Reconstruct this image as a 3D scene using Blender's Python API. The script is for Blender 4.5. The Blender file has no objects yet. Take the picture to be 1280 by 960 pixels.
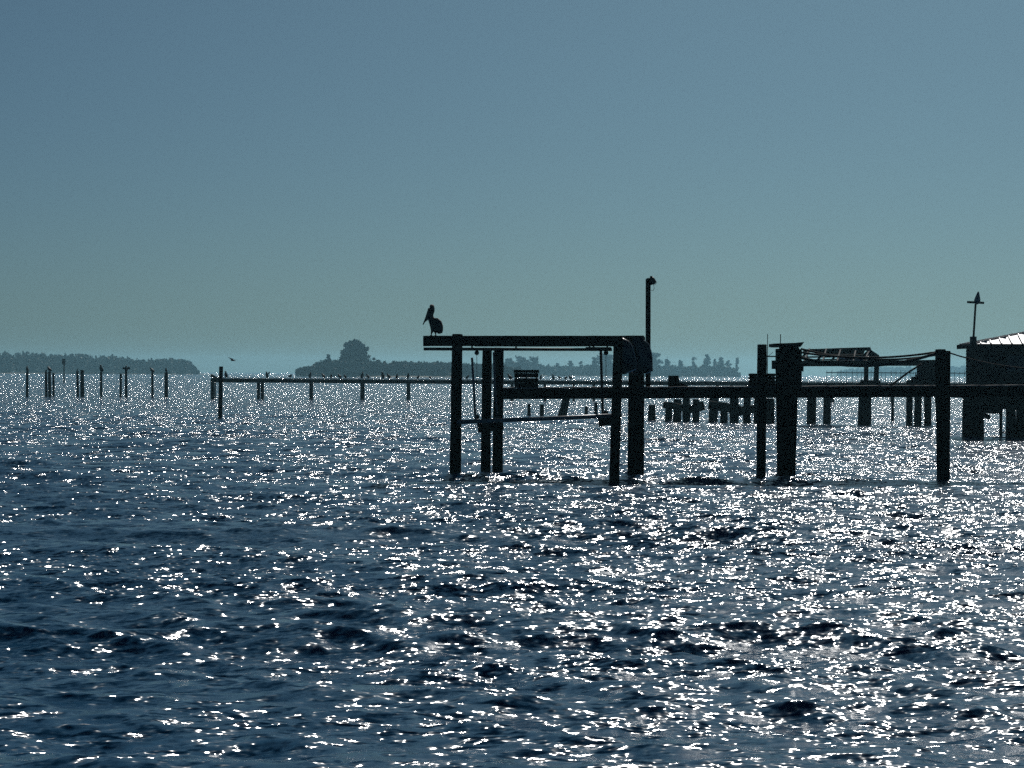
import bpy, math, random
import numpy as np
from mathutils import Vector, Matrix, Euler

# ------------------------------------------------------------------ camera
SC = bpy.context.scene
CAMH, FPX, PITCH, ROLL = 3.1, 3000.0, math.atan(14/3000), 0.0052
F0 = Vector((0, math.cos(PITCH), -math.sin(PITCH)))
R0, U0 = Vector((1, 0, 0)), Vector((0, math.sin(PITCH), math.cos(PITCH)))
R_ = R0*math.cos(ROLL) + U0*math.sin(ROLL)
U_ = U0*math.cos(ROLL) - R0*math.sin(ROLL)
camd = bpy.data.cameras.new('camera'); cam = bpy.data.objects.new('camera', camd)
SC.collection.objects.link(cam)
m = Matrix((R_, U_, -F0)).transposed().to_4x4(); m.translation = Vector((0, 0, CAMH))
cam.matrix_world = m
camd.sensor_width = 36; camd.lens = 36*FPX/1280
camd.clip_start = 0.5; camd.clip_end = 60000
SC.camera = cam

# ------------------------------------------------------------------ light
SUN_EL, SUN_AZ = math.radians(37.5), math.radians(13)      # azimuth to the right of +Y
w = bpy.data.worlds.new('World'); SC.world = w; w.use_nodes = True
nt = w.node_tree; nt.nodes.clear()
sky = nt.nodes.new('ShaderNodeTexSky'); sky.sky_type = 'NISHITA'; sky.sun_disc = False
sky.sun_elevation = SUN_EL; sky.sun_rotation = SUN_AZ
sky.air_density = 0.5; sky.dust_density = 1.5; sky.ozone_density = 1.5; sky.altitude = 0
bg = nt.nodes.new('ShaderNodeBackground'); bg.inputs['Strength'].default_value = 0.05
wb = nt.nodes.new('ShaderNodeMix'); wb.data_type = 'RGBA'; wb.blend_type = 'MULTIPLY'
wb.inputs[0].default_value = 1.0; wb.inputs[7].default_value = (0.37, 0.64, 0.755, 1)
wo = nt.nodes.new('ShaderNodeOutputWorld')
nt.links.new(sky.outputs[0], wb.inputs[6]); nt.links.new(wb.outputs[2], bg.inputs[0])
nt.links.new(bg.outputs[0], wo.inputs[0])
sd = bpy.data.lights.new('sun', 'SUN'); sd.energy = 5.0; sd.angle = math.radians(0.53); sd.color = (1.0, 0.97, 0.93)
so = bpy.data.objects.new('sun', sd); SC.collection.objects.link(so)
sdir = Vector((math.sin(SUN_AZ)*math.cos(SUN_EL), math.cos(SUN_AZ)*math.cos(SUN_EL), math.sin(SUN_EL)))
so.rotation_euler = sdir.to_track_quat('Z', 'Y').to_euler(); so.location = (30, 60, 60)
SC.view_settings.view_transform = 'Standard'; SC.view_settings.look = 'None'
SC.view_settings.exposure = -0.60; SC.view_settings.gamma = 1; SC.view_settings.use_curve_mapping = False
SC.render.engine = 'CYCLES'
SC.cycles.use_denoising = False
SC.cycles.max_bounces = 5; SC.cycles.volume_bounces = 0
SC.cycles.sample_clamp_indirect = 4

rnd = random.Random(11)
C = SC.collection

# ------------------------------------------------------------------ helpers
def P(px, py, Y):
    d = F0*FPX + R_*(px-640) + U_*(480-py)
    return Vector((0, 0, CAMH)) + d*(Y/d.y)

def WX(px, Y): return P(px, 470, Y).x            # x on the water under a pixel column

class MB:
    def __init__(s): s.v = []; s.f = []; s.sm = []
    def add(s, vs, fs, smooth=False):
        n = len(s.v); s.v += [Vector(v) for v in vs]
        s.f += [tuple(i+n for i in f) for f in fs]; s.sm += [smooth]*len(fs)
    def box(s, c, size, rot=None):
        c = Vector(c); h = Vector(size)/2
        vs = [Vector((x*h.x, y*h.y, z*h.z)) for x in (-1, 1) for y in (-1, 1) for z in (-1, 1)]
        if rot: vs = [rot @ v for v in vs]
        s.add([v+c for v in vs], [(0,1,3,2),(4,6,7,5),(0,4,5,1),(2,3,7,6),(0,2,6,4),(1,5,7,3)])
    def beam(s, a, b, wd, ht, ch=0.08, wob=0.0, segs=1):
        """chamfered timber from a to b"""
        a, b = Vector(a), Vector(b); d = (b-a).normalized()
        up = Vector((0, 0, 1)) if abs(d.z) < .95 else Vector((0, 1, 0))
        sx = d.cross(up).normalized(); sz = sx.cross(d).normalized()
        x, z, c = wd/2, ht/2, min(wd, ht)*ch
        prof = [(x-c,-z),(x,-z+c),(x,z-c),(x-c,z),(-x+c,z),(-x,z-c),(-x,-z+c),(-x+c,-z)]
        vs = []; fs = []
        for i in range(segs+1):
            p = a.lerp(b, i/segs)
            for (u, v) in prof:
                j = rnd.uniform(-wob, wob)
                vs.append(p + sx*(u+j) + sz*(v+rnd.uniform(-wob, wob)))
        for i in range(segs):
            for k in range(8):
                fs.append((i*8+k, i*8+(k+1) % 8, (i+1)*8+(k+1) % 8, (i+1)*8+k))
        fs.append(tuple(range(7, -1, -1))); fs.append(tuple(segs*8+k for k in range(8)))
        s.add(vs, fs)
    def tube(s, pts, rad, sides=10, wob=0.0, smooth=True, flat=1.0):
        pts = [Vector(p) for p in pts]; n = len(pts)
        if not hasattr(rad, '__len__'): rad = [rad]*n
        ref = None; vs = []; fs = []
        for i, p in enumerate(pts):
            d = (pts[min(i+1, n-1)]-pts[max(i-1, 0)]).normalized()
            if ref is None:
                ref = Vector((0, 1, 0)) if abs(d.y) < .9 else Vector((1, 0, 0))
            sx = (ref - d*ref.dot(d)).normalized(); ref = sx; sz = d.cross(sx)
            for k in range(sides):
                a = 2*math.pi*k/sides; r = rad[i]*(1+rnd.uniform(-wob, wob))
                vs.append(p + sx*math.cos(a)*r*flat + sz*math.sin(a)*r)
        for i in range(n-1):
            for k in range(sides):
                fs.append((i*sides+k, i*sides+(k+1) % sides, (i+1)*sides+(k+1) % sides, (i+1)*sides+k))
        fs.append(tuple(range(sides-1, -1, -1))); fs.append(tuple((n-1)*sides+k for k in range(sides)))
        s.add(vs, fs, smooth)
    def prism(s, outline, y0, y1):
        """outline = [(x,z)] in world, extruded from y0 to y1"""
        n = len(outline)
        vs = [(x, y0, z) for x, z in outline] + [(x, y1, z) for x, z in outline]
        fs = [tuple(range(n)), tuple(range(2*n-1, n-1, -1))] + [(i, i+n, (i+1) % n+n, (i+1) % n) for i in range(n)]
        s.add(vs, fs)
    def mesh(s, name, origin=(0, 0, 0)):
        o = Vector(origin); me = bpy.data.meshes.new(name)
        me.from_pydata([tuple(v-o) for v in s.v], [], s.f)
        me.polygons.foreach_set('use_smooth', s.sm); me.update()
        return me
    def build(s, name, m_, parent=None, origin=None):
        org = Vector(origin) if origin is not None else (wloc(parent) if parent else Vector((0, 0, 0)))
        me = s.mesh(name, org); me.materials.append(m_)
        o = bpy.data.objects.new(name, me); C.objects.link(o)
        if parent: o.parent = parent
        else: o.location = org
        return o

def wloc(o):
    p = Vector((0, 0, 0))
    while o is not None:
        p += o.location; o = o.parent
    return p

def tag(o, label=None, cat=None, group=None, kind=None):
    if label: o['label'] = label
    if cat: o['category'] = cat
    if group: o['group'] = group
    if kind: o['kind'] = kind
    return o

def thing(name, loc, label, cat, group=None):
    o = bpy.data.objects.new(name, None); C.objects.link(o); o.location = Vector(loc)
    o.empty_display_size = .3
    return tag(o, label, cat, group)

def piling(mb, base, top, r, rt=None, sides=14, depth=1.2, cut=0.0, wob=0.05):
    """round timber pile from below the water to its top, rough and slightly tapered"""
    base, top = Vector(base), Vector(top); rt = rt or r*.92
    d = (top-base); low = base - d.normalized()*depth
    n = 9; pts = [low.lerp(top, i/n) for i in range(n+1)]
    rad = [r+(rt-r)*i/n for i in range(n+1)]
    rad[-1] *= .93
    mb.tube(pts[:-1]+[pts[-1]-d.normalized()*.03, pts[-1]], rad[:-1]+[rad[-1]*1.05, rad[-1]], sides, wob, True)

# ------------------------------------------------------------------ materials
def mat(name): 
    m_ = bpy.data.materials.new(name); m_.use_nodes = True
    n = m_.node_tree; b = n.nodes['Principled BSDF']
    return m_, n, b
def noise_mat(name, c1, c2, scale, rough=.8, metal=0., detail=5, stretch=(1, 1, 1), bump=0.3, bd=.02, spec=.3):
    m_, n, b = mat(name)
    tc = n.nodes.new('ShaderNodeTexCoord'); mp = n.nodes.new('ShaderNodeMapping')
    mp.inputs['Scale'].default_value = stretch
    nz = n.nodes.new('ShaderNodeTexNoise'); nz.inputs['Scale'].default_value = scale; nz.inputs['Detail'].default_value = detail
    cr = n.nodes.new('ShaderNodeValToRGB')
    cr.color_ramp.elements[0].position = .35; cr.color_ramp.elements[0].color = (*c1, 1)
    cr.color_ramp.elements[1].position = .68; cr.color_ramp.elements[1].color = (*c2, 1)
    L = n.links.new
    L(tc.outputs['Object'], mp.inputs[0]); L(mp.outputs[0], nz.inputs[0]); L(nz.outputs[0], cr.inputs[0])
    L(cr.outputs[0], b.inputs['Base Color'])
    b.inputs['Roughness'].default_value = rough; b.inputs['Metallic'].default_value = metal
    b.inputs['Specular IOR Level'].default_value = spec
    if bump:
        bp = n.nodes.new('ShaderNodeBump'); bp.inputs['Strength'].default_value = bump; bp.inputs['Distance'].default_value = bd
        L(nz.outputs[0], bp.inputs['Height']); L(bp.outputs[0], b.inputs['Normal'])
    return m_
M = {}
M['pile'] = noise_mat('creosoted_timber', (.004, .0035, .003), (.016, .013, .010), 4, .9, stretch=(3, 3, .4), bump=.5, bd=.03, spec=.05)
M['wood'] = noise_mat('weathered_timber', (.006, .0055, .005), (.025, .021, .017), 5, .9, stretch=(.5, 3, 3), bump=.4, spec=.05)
M['deck'] = noise_mat('grey_deck_boards', (.10, .095, .09), (.20, .19, .18), 4, .8, stretch=(2, .4, 2), bump=.3)
M['galv'] = noise_mat('galvanised_steel', (.12, .12, .125), (.22, .22, .23), 9, .45, .8, bump=.1)
M['dark_metal'] = noise_mat('rusty_dark_steel', (.02, .018, .018), (.06, .045, .04), 9, .6, .5, bump=.2)
M['canvas'] = noise_mat('dark_vinyl_cover', (.012, .014, .018), (.03, .034, .042), 6, .32, bump=.4, bd=.05, spec=.6)
M['edge'] = noise_mat('pale_lit_edge', (.45, .45, .45), (.7, .7, .7), 9, .5)  # pale tone paints light catching the edges of the motor covers
M['rope'] = noise_mat('mooring_rope', (.03, .028, .025), (.08, .07, .06), 30, .9)
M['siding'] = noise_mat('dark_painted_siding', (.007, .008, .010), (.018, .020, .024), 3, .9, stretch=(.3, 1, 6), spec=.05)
M['roof'] = noise_mat('pale_metal_roofing', (.42, .43, .45), (.58, .59, .60), 1.4, .5, .0, bump=.1)
M['glass'] = noise_mat('dull_window_glass', (.02, .03, .04), (.03, .04, .05), 2, .1)
M['feather'] = noise_mat('brown_grey_feathers', (.03, .026, .022), (.09, .08, .07), 25, .8, stretch=(1, 1, 3))
M['head'] = noise_mat('pale_head_feathers', (.10, .09, .07), (.2, .18, .14), 20, .8)
M['bill'] = noise_mat('grey_bill', (.06, .05, .04), (.12, .10, .08), 15, .6)
M['blackbird'] = noise_mat('black_feathers', (.008, .008, .009), (.025, .025, .027), 20, .6)
M['gull'] = noise_mat('grey_gull_feathers', (.05, .05, .055), (.12, .12, .13), 20, .7)
M['sand'] = noise_mat('island_sand', (.12, .10, .07), (.2, .17, .12), .05, .9, bump=0)
M['bark'] = noise_mat('bark', (.05, .04, .03), (.1, .08, .06), 1, .9, bump=0)

def leaf_mat(name, c1, c2):
    m_, n, b = mat(name)
    g = n.nodes.new('ShaderNodeNewGeometry'); nz = n.nodes.new('ShaderNodeTexNoise'); nz.inputs['Scale'].default_value = .12
    cr = n.nodes.new('ShaderNodeValToRGB'); cr.color_ramp.elements[0].position = .35; cr.color_ramp.elements[1].position = .65
    cr.color_ramp.elements[0].color = (*c1, 1); cr.color_ramp.elements[1].color = (*c2, 1)
    n.links.new(g.outputs['Position'], nz.inputs[0]); n.links.new(nz.outputs[0], cr.inputs[0]); n.links.new(cr.outputs[0], b.inputs['Base Color'])
    b.inputs['Roughness'].default_value = .7; b.inputs['Specular IOR Level'].default_value = .2
    return m_
M['leaf'] = leaf_mat('mangrove_leaves', (.02, .04, .015), (.04, .075, .03))
M['pine'] = leaf_mat('pine_needles', (.02, .035, .018), (.035, .06, .03))

# water
def water_mat():
    m_, n, b = mat('bay_water'); L = n.links.new; N = n.nodes.new
    b.inputs['Base Color'].default_value = (.001, .038, .090, 1)
    b.inputs['Roughness'].default_value = .15; b.inputs['IOR'].default_value = 1.333
    g = N('ShaderNodeNewGeometry')
    def slope(scale, k, detail, rough=.6, off=0):
        mp = N('ShaderNodeMapping'); mp.inputs['Scale'].default_value = (.75, 1.1, 1); mp.inputs['Location'].default_value = (off, off*.7, 0)
        nz = N('ShaderNodeTexNoise'); nz.inputs['Scale'].default_value = scale
        nz.inputs['Detail'].default_value = detail; nz.inputs['Roughness'].default_value = rough
        L(g.outputs['Position'], mp.inputs[0]); L(mp.outputs[0], nz.inputs[0])
        s_ = N('ShaderNodeVectorMath'); s_.operation = 'SUBTRACT'; s_.inputs[1].default_value = (.5, .5, .5)
        L(nz.outputs['Color'], s_.inputs[0])
        q = N('ShaderNodeVectorMath'); q.operation = 'MULTIPLY'; q.inputs[1].default_value = (k*1.25, k*.95, 0)
        L(s_.outputs[0], q.inputs[0]); return q.outputs[0]
    a1 = slope(3.0, 2.2, 3, .7)
    a2 = slope(10.5, 1.4, 1, .5, 31)
    a0 = slope(2.0, 2.6, 1, .5, 77)
    sx0 = N('ShaderNodeSeparateXYZ'); L(g.outputs['Position'], sx0.inputs[0])
    f0_ = N('ShaderNodeMapRange'); f0_.inputs[1].default_value = 35; f0_.inputs[2].default_value = 130; f0_.inputs[3].default_value = 0; f0_.inputs[4].default_value = 1
    L(sx0.outputs[1], f0_.inputs[0])
    s0 = N('ShaderNodeVectorMath'); s0.operation = 'SCALE'; L(a0, s0.inputs[0]); L(f0_.outputs[0], s0.inputs['Scale'])
    a01 = N('ShaderNodeVectorMath'); a01.operation = 'ADD'; L(a1, a01.inputs[0]); L(s0.outputs[0], a01.inputs[1])
    ad = N('ShaderNodeVectorMath'); ad.operation = 'ADD'; L(a01.outputs[0], ad.inputs[0]); L(a2, ad.inputs[1])
    # calmer and rougher patches of wind
    pz = N('ShaderNodeTexNoise'); pz.inputs['Scale'].default_value = .16; pz.inputs['Detail'].default_value = 4
    mpp = N('ShaderNodeMapping'); mpp.inputs['Scale'].default_value = (.28, 1.15, 1)
    L(g.outputs['Position'], mpp.inputs[0]); L(mpp.outputs[0], pz.inputs[0])
    mr = N('ShaderNodeMapRange'); mr.inputs[1].default_value = .3; mr.inputs[2].default_value = .7; mr.inputs[3].default_value = .55; mr.inputs[4].default_value = 1.45
    L(pz.outputs[0], mr.inputs[0])
    # the chop grows with the open fetch further out in the bay
    sx = N('ShaderNodeSeparateXYZ'); L(g.outputs['Position'], sx.inputs[0])
    fr = N('ShaderNodeMapRange'); fr.inputs[1].default_value = 25; fr.inputs[2].default_value = 180; fr.inputs[3].default_value = .85; fr.inputs[4].default_value = 1.2
    L(sx.outputs[1], fr.inputs[0])
    mm = N('ShaderNodeMath'); mm.operation = 'MULTIPLY'; L(mr.outputs[0], mm.inputs[0]); L(fr.outputs[0], mm.inputs[1])
    sc_ = N('ShaderNodeVectorMath'); sc_.operation = 'SCALE'; L(ad.outputs[0], sc_.inputs[0]); L(mm.outputs[0], sc_.inputs['Scale'])
    ad2 = N('ShaderNodeVectorMath'); ad2.operation = 'ADD'; L(g.outputs['Normal'], ad2.inputs[0]); L(sc_.outputs[0], ad2.inputs[1])
    nn = N('ShaderNodeVectorMath'); nn.operation = 'NORMALIZE'; L(ad2.outputs[0], nn.inputs[0])
    L(nn.outputs[0], b.inputs['Normal'])
    return m_
M['water'] = water_mat()

# ------------------------------------------------------------------ water: one sheet, real waves
def make_water():
    K = 5.0e-5
    r = [1.0]
    while r[-1] < 8: r.append(r[-1]+.35)
    while r[-1] < 5300: r.append(r[-1] + max(.05, r[-1]**2*K))
    r = np.array(r); dr = np.gradient(r)
    d0 = math.radians(.045)
    th = [0.0]; step = d0
    while th[-1] < math.radians(16.5): th.append(th[-1]+d0)
    while th[-1] < math.pi-.03:
        step = min(step*1.12, math.radians(4)); th.append(th[-1]+step)
    th = [t for t in th if t < math.pi-.02]
    th = np.array([-t for t in th[:0:-1]] + th); th = np.append(th, math.pi)
    dth = np.gradient(th)
    nr, na = len(r), len(th)
    Rg, Tg = np.meshgrid(r, th, indexing='ij')
    X = (Rg*np.sin(Tg)).ravel(); Y = (Rg*np.cos(Tg)).ravel()
    sp = np.maximum(np.repeat(dr, na), (Rg*dth[None, :]).ravel())
    rng = np.random.RandomState(12)
    NW = 84
    lam = np.geomspace(9.0, .32, NW)*rng.uniform(.95, 1.05, NW)
    ang = rng.normal(math.radians(-97), math.radians(34), NW)      # heading towards the camera
    ang[:14] = rng.normal(math.radians(-97), math.radians(10), 14); ang[14:42] = rng.normal(math.radians(-97), math.radians(19), 28)
    slo = np.where(lam > 2.2, .019, .031)*rng.uniform(.6, 1.4, NW)
    ph = rng.uniform(0, 2*math.pi, NW)
    dx = np.zeros_like(X); dy = np.zeros_like(X); dz = np.zeros_like(X)
    # wave groups
    grp = 1+.30*np.sin(X*.21+Y*.13+1)*np.sin(Y*.17-X*.06)
    for l, a, s, p in zip(lam, ang, slo, ph):
        k = 2*math.pi/l; att = np.clip((l/sp-2.2)/2.5, 0, 1)
        msk = att > 0
        cx, cy = math.cos(a), math.sin(a)
        arg = k*(X[msk]*cx+Y[msk]*cy)+p
        A = s/k*att[msk]*grp[msk]
        dz[msk] += A*np.cos(arg); dx[msk] -= .85*A*cx*np.sin(arg); dy[msk] -= .85*A*cy*np.sin(arg)
    co = np.stack([X+dx, Y+dy, dz], 1)
    co = np.vstack([co, [[0, 0, 0]]]).astype(np.float32)
    i = np.arange(nr-1)[:, None]; j = np.arange(na)[None, :]; j2 = (j+1) % na
    a_ = i*na+j; b_ = i*na+j2; c_ = (i+1)*na+j2; d_ = (i+1)*na+j
    quads = np.stack([a_, d_, c_, b_], -1).reshape(-1, 4)
    cen = nr*na
    tris = np.stack([np.full(na, cen), np.arange(na), (np.arange(na)+1) % na], 1)
    me = bpy.data.meshes.new('water')
    nq, ntr = len(quads), len(tris)
    me.vertices.add(len(co)); me.vertices.foreach_set('co', co.ravel())
    me.loops.add(nq*4+ntr*3)
    me.loops.foreach_set('vertex_index', np.concatenate([quads.ravel(), tris.ravel()]).astype(np.int32))
    me.polygons.add(nq+ntr)
    st = np.concatenate([np.arange(nq)*4, nq*4+np.arange(ntr)*3]).astype(np.int32)
    me.polygons.foreach_set('loop_start', st)
    me.polygons.foreach_set('use_smooth', np.ones(nq+ntr, bool))
    me.update(calc_edges=True); me.validate()
    me.materials.append(M['water'])
    o = bpy.data.objects.new('water', me); C.objects.link(o)
    o['kind'] = 'structure'
make_water()

# haze: a closed box of pale air round camera, water and islands
def make_haze():
    m_ = bpy.data.materials.new('haze_air'); m_.use_nodes = True; n = m_.node_tree; n.nodes.clear()
    v = n.nodes.new('ShaderNodeVolumePrincipled'); o_ = n.nodes.new('ShaderNodeOutputMaterial')
    v.inputs['Color'].default_value = (.40, .80, 1.0, 1); v.inputs['Density'].default_value = 0.000125
    v.inputs['Anisotropy'].default_value = .62
    n.links.new(v.outputs[0], o_.inputs['Volume'])
    mb = MB(); mb.box((0, 0, 16.5), (10800, 10800, 37))
    h = mb.build('haze', m_); h['kind'] = 'stuff'
    h.display_type = 'BOUNDS'
make_haze()

# ------------------------------------------------------------------ islands and their woods
def island(px0, px1, Y0, Y1):
    mb = MB(); n = 40; vs = []; fs = []
    xa, xb = WX(px0, Y0), WX(px1, Y0); cx, cy = (xa+xb)/2, (Y0+Y1)/2; rx, ry = (xb-xa)/2, (Y1-Y0)/2
    for ring, (k, z) in enumerate(((1.0, -1), (.97, .35), (.85, .8), (.4, 1.2))):
        for i in range(n):
            a = 2*math.pi*i/n; q = k*(1+.05*math.sin(3*a+px0)+.03*math.sin(7*a))
            vs.append((cx+rx*q*math.cos(a), cy+ry*q*math.sin(a), z))
    for ring in range(3):
        for i in range(n):
            fs.append((ring*n+i, ring*n+(i+1) % n, (ring+1)*n+(i+1) % n, (ring+1)*n+i))
    fs.append(tuple(3*n+i for i in range(n)))
    mb.add(vs, fs, True); o = mb.build('island_ground', M['sand'], origin=(cx, cy, 0)); o['kind'] = 'structure'

def leaf(mb_v, mb_f, c, s, R):
    # a small bent leaf clump: two triangles
    d1 = Vector((R.gauss(0, 1), R.gauss(0, 1), R.gauss(0, 1))).normalized()
    d2 = d1.cross(Vector((R.gauss(0, 1), R.gauss(0, 1), R.gauss(0, 1)))).normalized()
    n = len(mb_v); s1 = s*R.uniform(.6, 1.2); s2 = s*R.uniform(.4, 1.0)
    d3 = d1.cross(d2)*s*.25
    mb_v += [c-d1*s1, c-d2*s2+d3, c+d1*s1, c+d2*s2-d3]; mb_f += [(n, n+1, n+2), (n, n+2, n+3)]

def interp(prof, x):
    for (x0, y0), (x1, y1) in zip(prof, prof[1:]):
        if x0 <= x <= x1: return y0+(y1-y0)*(x-x0)/(x1-x0)
    return prof[0][1] if x < prof[0][0] else prof[-1][1]

def wood(label, prof, Y0, depth, nplants, leafn, size, seed, m_='leaf', jag=.22, rg=1.0):
    R = random.Random(seed); V = []; Fc = []
    x0, x1 = prof[0][0], prof[-1][0]
    rag = []; xx = x0
    while xx < x1: rag.append((xx, R.choice((0, .6, 1.2, 2.0, 3.0))*R.uniform(.5, 1)*rg)); xx += R.uniform(1.5, 5)
    rag.append((x1+1, 0))
    for i in range(nplants):
        px = R.uniform(x0, x1); Y = Y0+R.random()**1.4*depth
        ztop = P(px, interp(prof, px)+interp(rag, px)-.1*rg, Y).z * (1 - jag*R.random()**1.5 + .06*R.random())
        x = P(px, 466, Y).x; wdt = R.uniform(.25, .6)*max(ztop, 2)*.45
        if ztop < 1: continue
        spike = R.random() < .3
        if spike: ztop *= R.uniform(1.02, 1.14); wdt *= .5
        for k in range(leafn):
            t = R.random()**.75
            if spike: rr = wdt*.6*(1.02-t)**.6
            else: rr = wdt*math.sqrt(max(0.02, 1-(2*t-1)**2*.8))
            a = R.uniform(0, 2*math.pi); q = rr*math.sqrt(R.random())
            V_c = Vector((x+q*math.cos(a), Y+q*math.sin(a), .5+(ztop-.5)*t))
            leaf(V, Fc, V_c, size*R.uniform(.7, 1.3), R)
    me = bpy.data.meshes.new('mangrove_wood'); me.from_pydata([tuple(v) for v in V], [], Fc); me.materials.append(M[m_])
    o = bpy.data.objects.new('mangrove_wood', me); C.objects.link(o)
    o['label'] = label; o['category'] = 'wood'; o['kind'] = 'stuff'
    return o

def tree(px, ytop, wpx, Y, label, seed, dense=1.0, name='pine_tree', lean=0, leafs=.75, group=None, shape='pine'):
    R = random.Random(seed)
    base = Vector((WX(px, Y), Y, .6)); H = P(px, ytop, Y).z - base.z; W = wpx*Y/FPX
    t = thing(name, base, label, 'tree', group)
    mb = MB(); top = base+Vector((lean*H, 0, H*.93))
    pts = [base.lerp(top, i/6)+Vector((R.uniform(-.02, .02)*H if 0 < i < 6 else 0, R.uniform(-.02, .02)*H if 0 < i < 6 else 0, 0)) for i in range(7)]
    mb.tube(pts, [(H*.022+.12)*(1-.7*i/6) for i in range(7)], 7)
    V = []; Fc = []
    nl = int(16*dense)+6
    for i in range(nl):
        f = R.uniform(.25, .98) if shape != 'pine' else R.uniform(.15, .98)
        p0 = base.lerp(top, f); a = R.uniform(0, 2*math.pi)
        L_ = W*.5*((1.08-f)**.55 if shape == 'pine' else math.sqrt(max(.1, 1-(1.5*f-.75)**2)))*R.uniform(.5, 1.28)
        p1 = p0+Vector((math.cos(a)*L_, math.sin(a)*L_, L_*R.uniform(.0, .55)))
        if p1.z > base.z+H: p1.z = base.z+H*R.uniform(.9, 1)
        mb.tube([p0, p0.lerp(p1, .5)+Vector((0, 0, -.03*L_)), p1], [H*.008, H*.005, H*.002], 4)
        for k in range(int(34*dense)):
            q = p0.lerp(p1, R.uniform(.25, 1.05)); sg = W*.04+.18
            leaf(V, Fc, q+Vector((R.gauss(0, sg), R.gauss(0, sg), R.gauss(0, sg*.9))), leafs*R.uniform(.6, 1.3), R)
    mb.build('trunk', M['bark'], t)
    me = bpy.data.meshes.new('crown'); me.from_pydata([tuple(v-base) for v in V], [], Fc); me.materials.append(M['pine'])
    o = bpy.data.objects.new('crown', me); C.objects.link(o); o.parent = t
    return t

# left shore
island(-260, 246, 2150, 2520)
wood('long low wood on the hazy shore at the left edge of the bay', [(-250, 443), (0, 441.5), (12, 443), (30, 441.5), (55, 444), (100, 443), (112, 446), (150, 447), (175, 450), (196, 450), (208, 448.5), (226, 449), (236, 452), (243, 457), (248, 463)], 2180, 200, 1500, 46, 1.15, 1)
for i, (px, yt, wp, lb) in enumerate((
        (101, 441, 10, 'rounded tree standing just above the low left shore wood, over the spread of old piles'),
        (22, 442, 8, 'pointed tree rising from the left shore wood near the photo edge'),
        (212, 445.5, 10, 'tree rising from the tapering right end of the left shore wood'),
        (40, 441.5, 9, 'tree topping the left shore wood above the lone leftmost pile'))):
    tree(px, yt, wp, 2200, lb, 30+i, .8, 'shore_tree', group='trees of the left shore', shape='round')
# middle island
island(366, 660, 1480, 1640)
wood('dense low mangroves covering the dark middle island', [(371, 463), (376, 460), (392, 456.5), (398, 453), (410, 451), (430, 451), (455, 451.5), (472, 452), (484, 455), (500, 453), (515, 454), (528, 454.5), (545, 453.5), (560, 455), (600, 456), (650, 460)], 1500, 90, 1100, 50, .8, 2, jag=.12, rg=.7)
tree(435, 426.5, 12, 1530, 'dense left stem of the big square-topped tree group on the middle island', 7, 4.2, 'island_tree', shape='round', leafs=.8)
tree(450.5, 426, 12, 1532, 'dense right stem of the big square-topped tree group on the middle island', 8, 3.4, 'island_tree', shape='round', leafs=.8)
tree(443, 424.3, 13, 1536, 'densest middle stem of the big island tree group', 21, 3.0, 'island_tree', shape='round', leafs=.8)
tree(430, 433, 15, 1528, 'shorter feathery tree on the left flank of the big island tree', 9, 1.6, 'island_tree', shape='pine', leafs=.7)
tree(458, 432, 14, 1528, 'shorter ragged tree on the right flank of the big island tree', 10, 1.3, 'island_tree', shape='pine', leafs=.7)
tree(415.5, 441, 9, 1525, 'small leaning sparse tree left of the big island tree', 11, .7, 'island_tree', lean=-.22, leafs=.7)
tree(467, 446, 6, 1525, 'small pointed tree right of the big island tree', 12, .6, 'island_tree', leafs=.6)
tree(523, 450, 4, 1520, 'tiny pointed tree poking out of the middle island mangroves left of the pelican', 13, .5, 'island_tree', leafs=.5)
# right shore behind the boat lift
island(600, 932, 2280, 2520)
wood('pale hazy low wood on the shore behind the boat lift', [(600, 456), (640, 452), (665, 453), (690, 458), (740, 457), (765, 455), (800, 455), (830, 457), (860, 458), (905, 457), (918, 461), (925, 466)], 2300, 120, 1150, 40, 1.05, 3, jag=.2)
RT = [(636, 448, 8, 1, 'first tall tree right of the twin left posts of the boat lift'),
      (652, 444.5, 11, 1, 'tallest tree over the slatted deck box'),
      (666, 447, 10, 1, 'broad-topped tree just right of the deck box'),
      (697, 453, 7, .6, 'low thin tree in the gap right of the deck box'),
      (713, 450.5, 7, .6, 'slim tree midway between deck box and right lift posts'),
      (726, 452, 6, .6, 'short tree left of the hanging rod, beyond the lift'),
      (743, 447, 9, .8, 'tree seen just left of the hanging rod'),
      (757, 442.5, 14, 1.3, 'bushy tree seen right of the hanging rod beside the right lift post'),
      (820, 442, 12, 1.1, 'bushy tree directly right of the hanging motor covers'),
      (834, 444, 9, .6, 'slim pointed tree second to the right of the motor covers'),
      (850, 450.5, 8, .6, 'short tree above the low pile head on the walkway'),
      (867, 446.5, 10, .5, 'open round-headed thin tree right of the short pile head'),
      (884, 443.5, 9, .7, 'tallest pointed pine on the right part of the shore wood'),
      (893, 448, 6, .5, 'thin tree just right of the tallest pine of the shore wood'),
      (901, 447, 8, .8, 'bushy tree in the last clump of the right shore wood'),
      (910, 449, 8, .6, 'second last tree of the right shore wood'),
      (921, 447.5, 7, .5, 'last slim tree at the right end of the shore wood')]
for i, (px, yt, wp, dn, lb) in enumerate(RT):
    tree(px, yt-.8, wp*1.35, 2310+i*3, lb, 60+i, dn*1.6, 'shore_tree', group='trees of the right shore', leafs=.85, shape='pine' if dn < .9 else 'round')
# far land on the right
island(1040, 1420, 4300, 4800)
wood('faint blue wood on the farthest shore behind the wrecked roof frame', [(1048, 464), (1062, 461), (1075, 460), (1100, 459), (1150, 459), (1200, 458), (1300, 458), (1400, 462)], 4350, 200, 900, 24, 2.0, 4)

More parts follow.
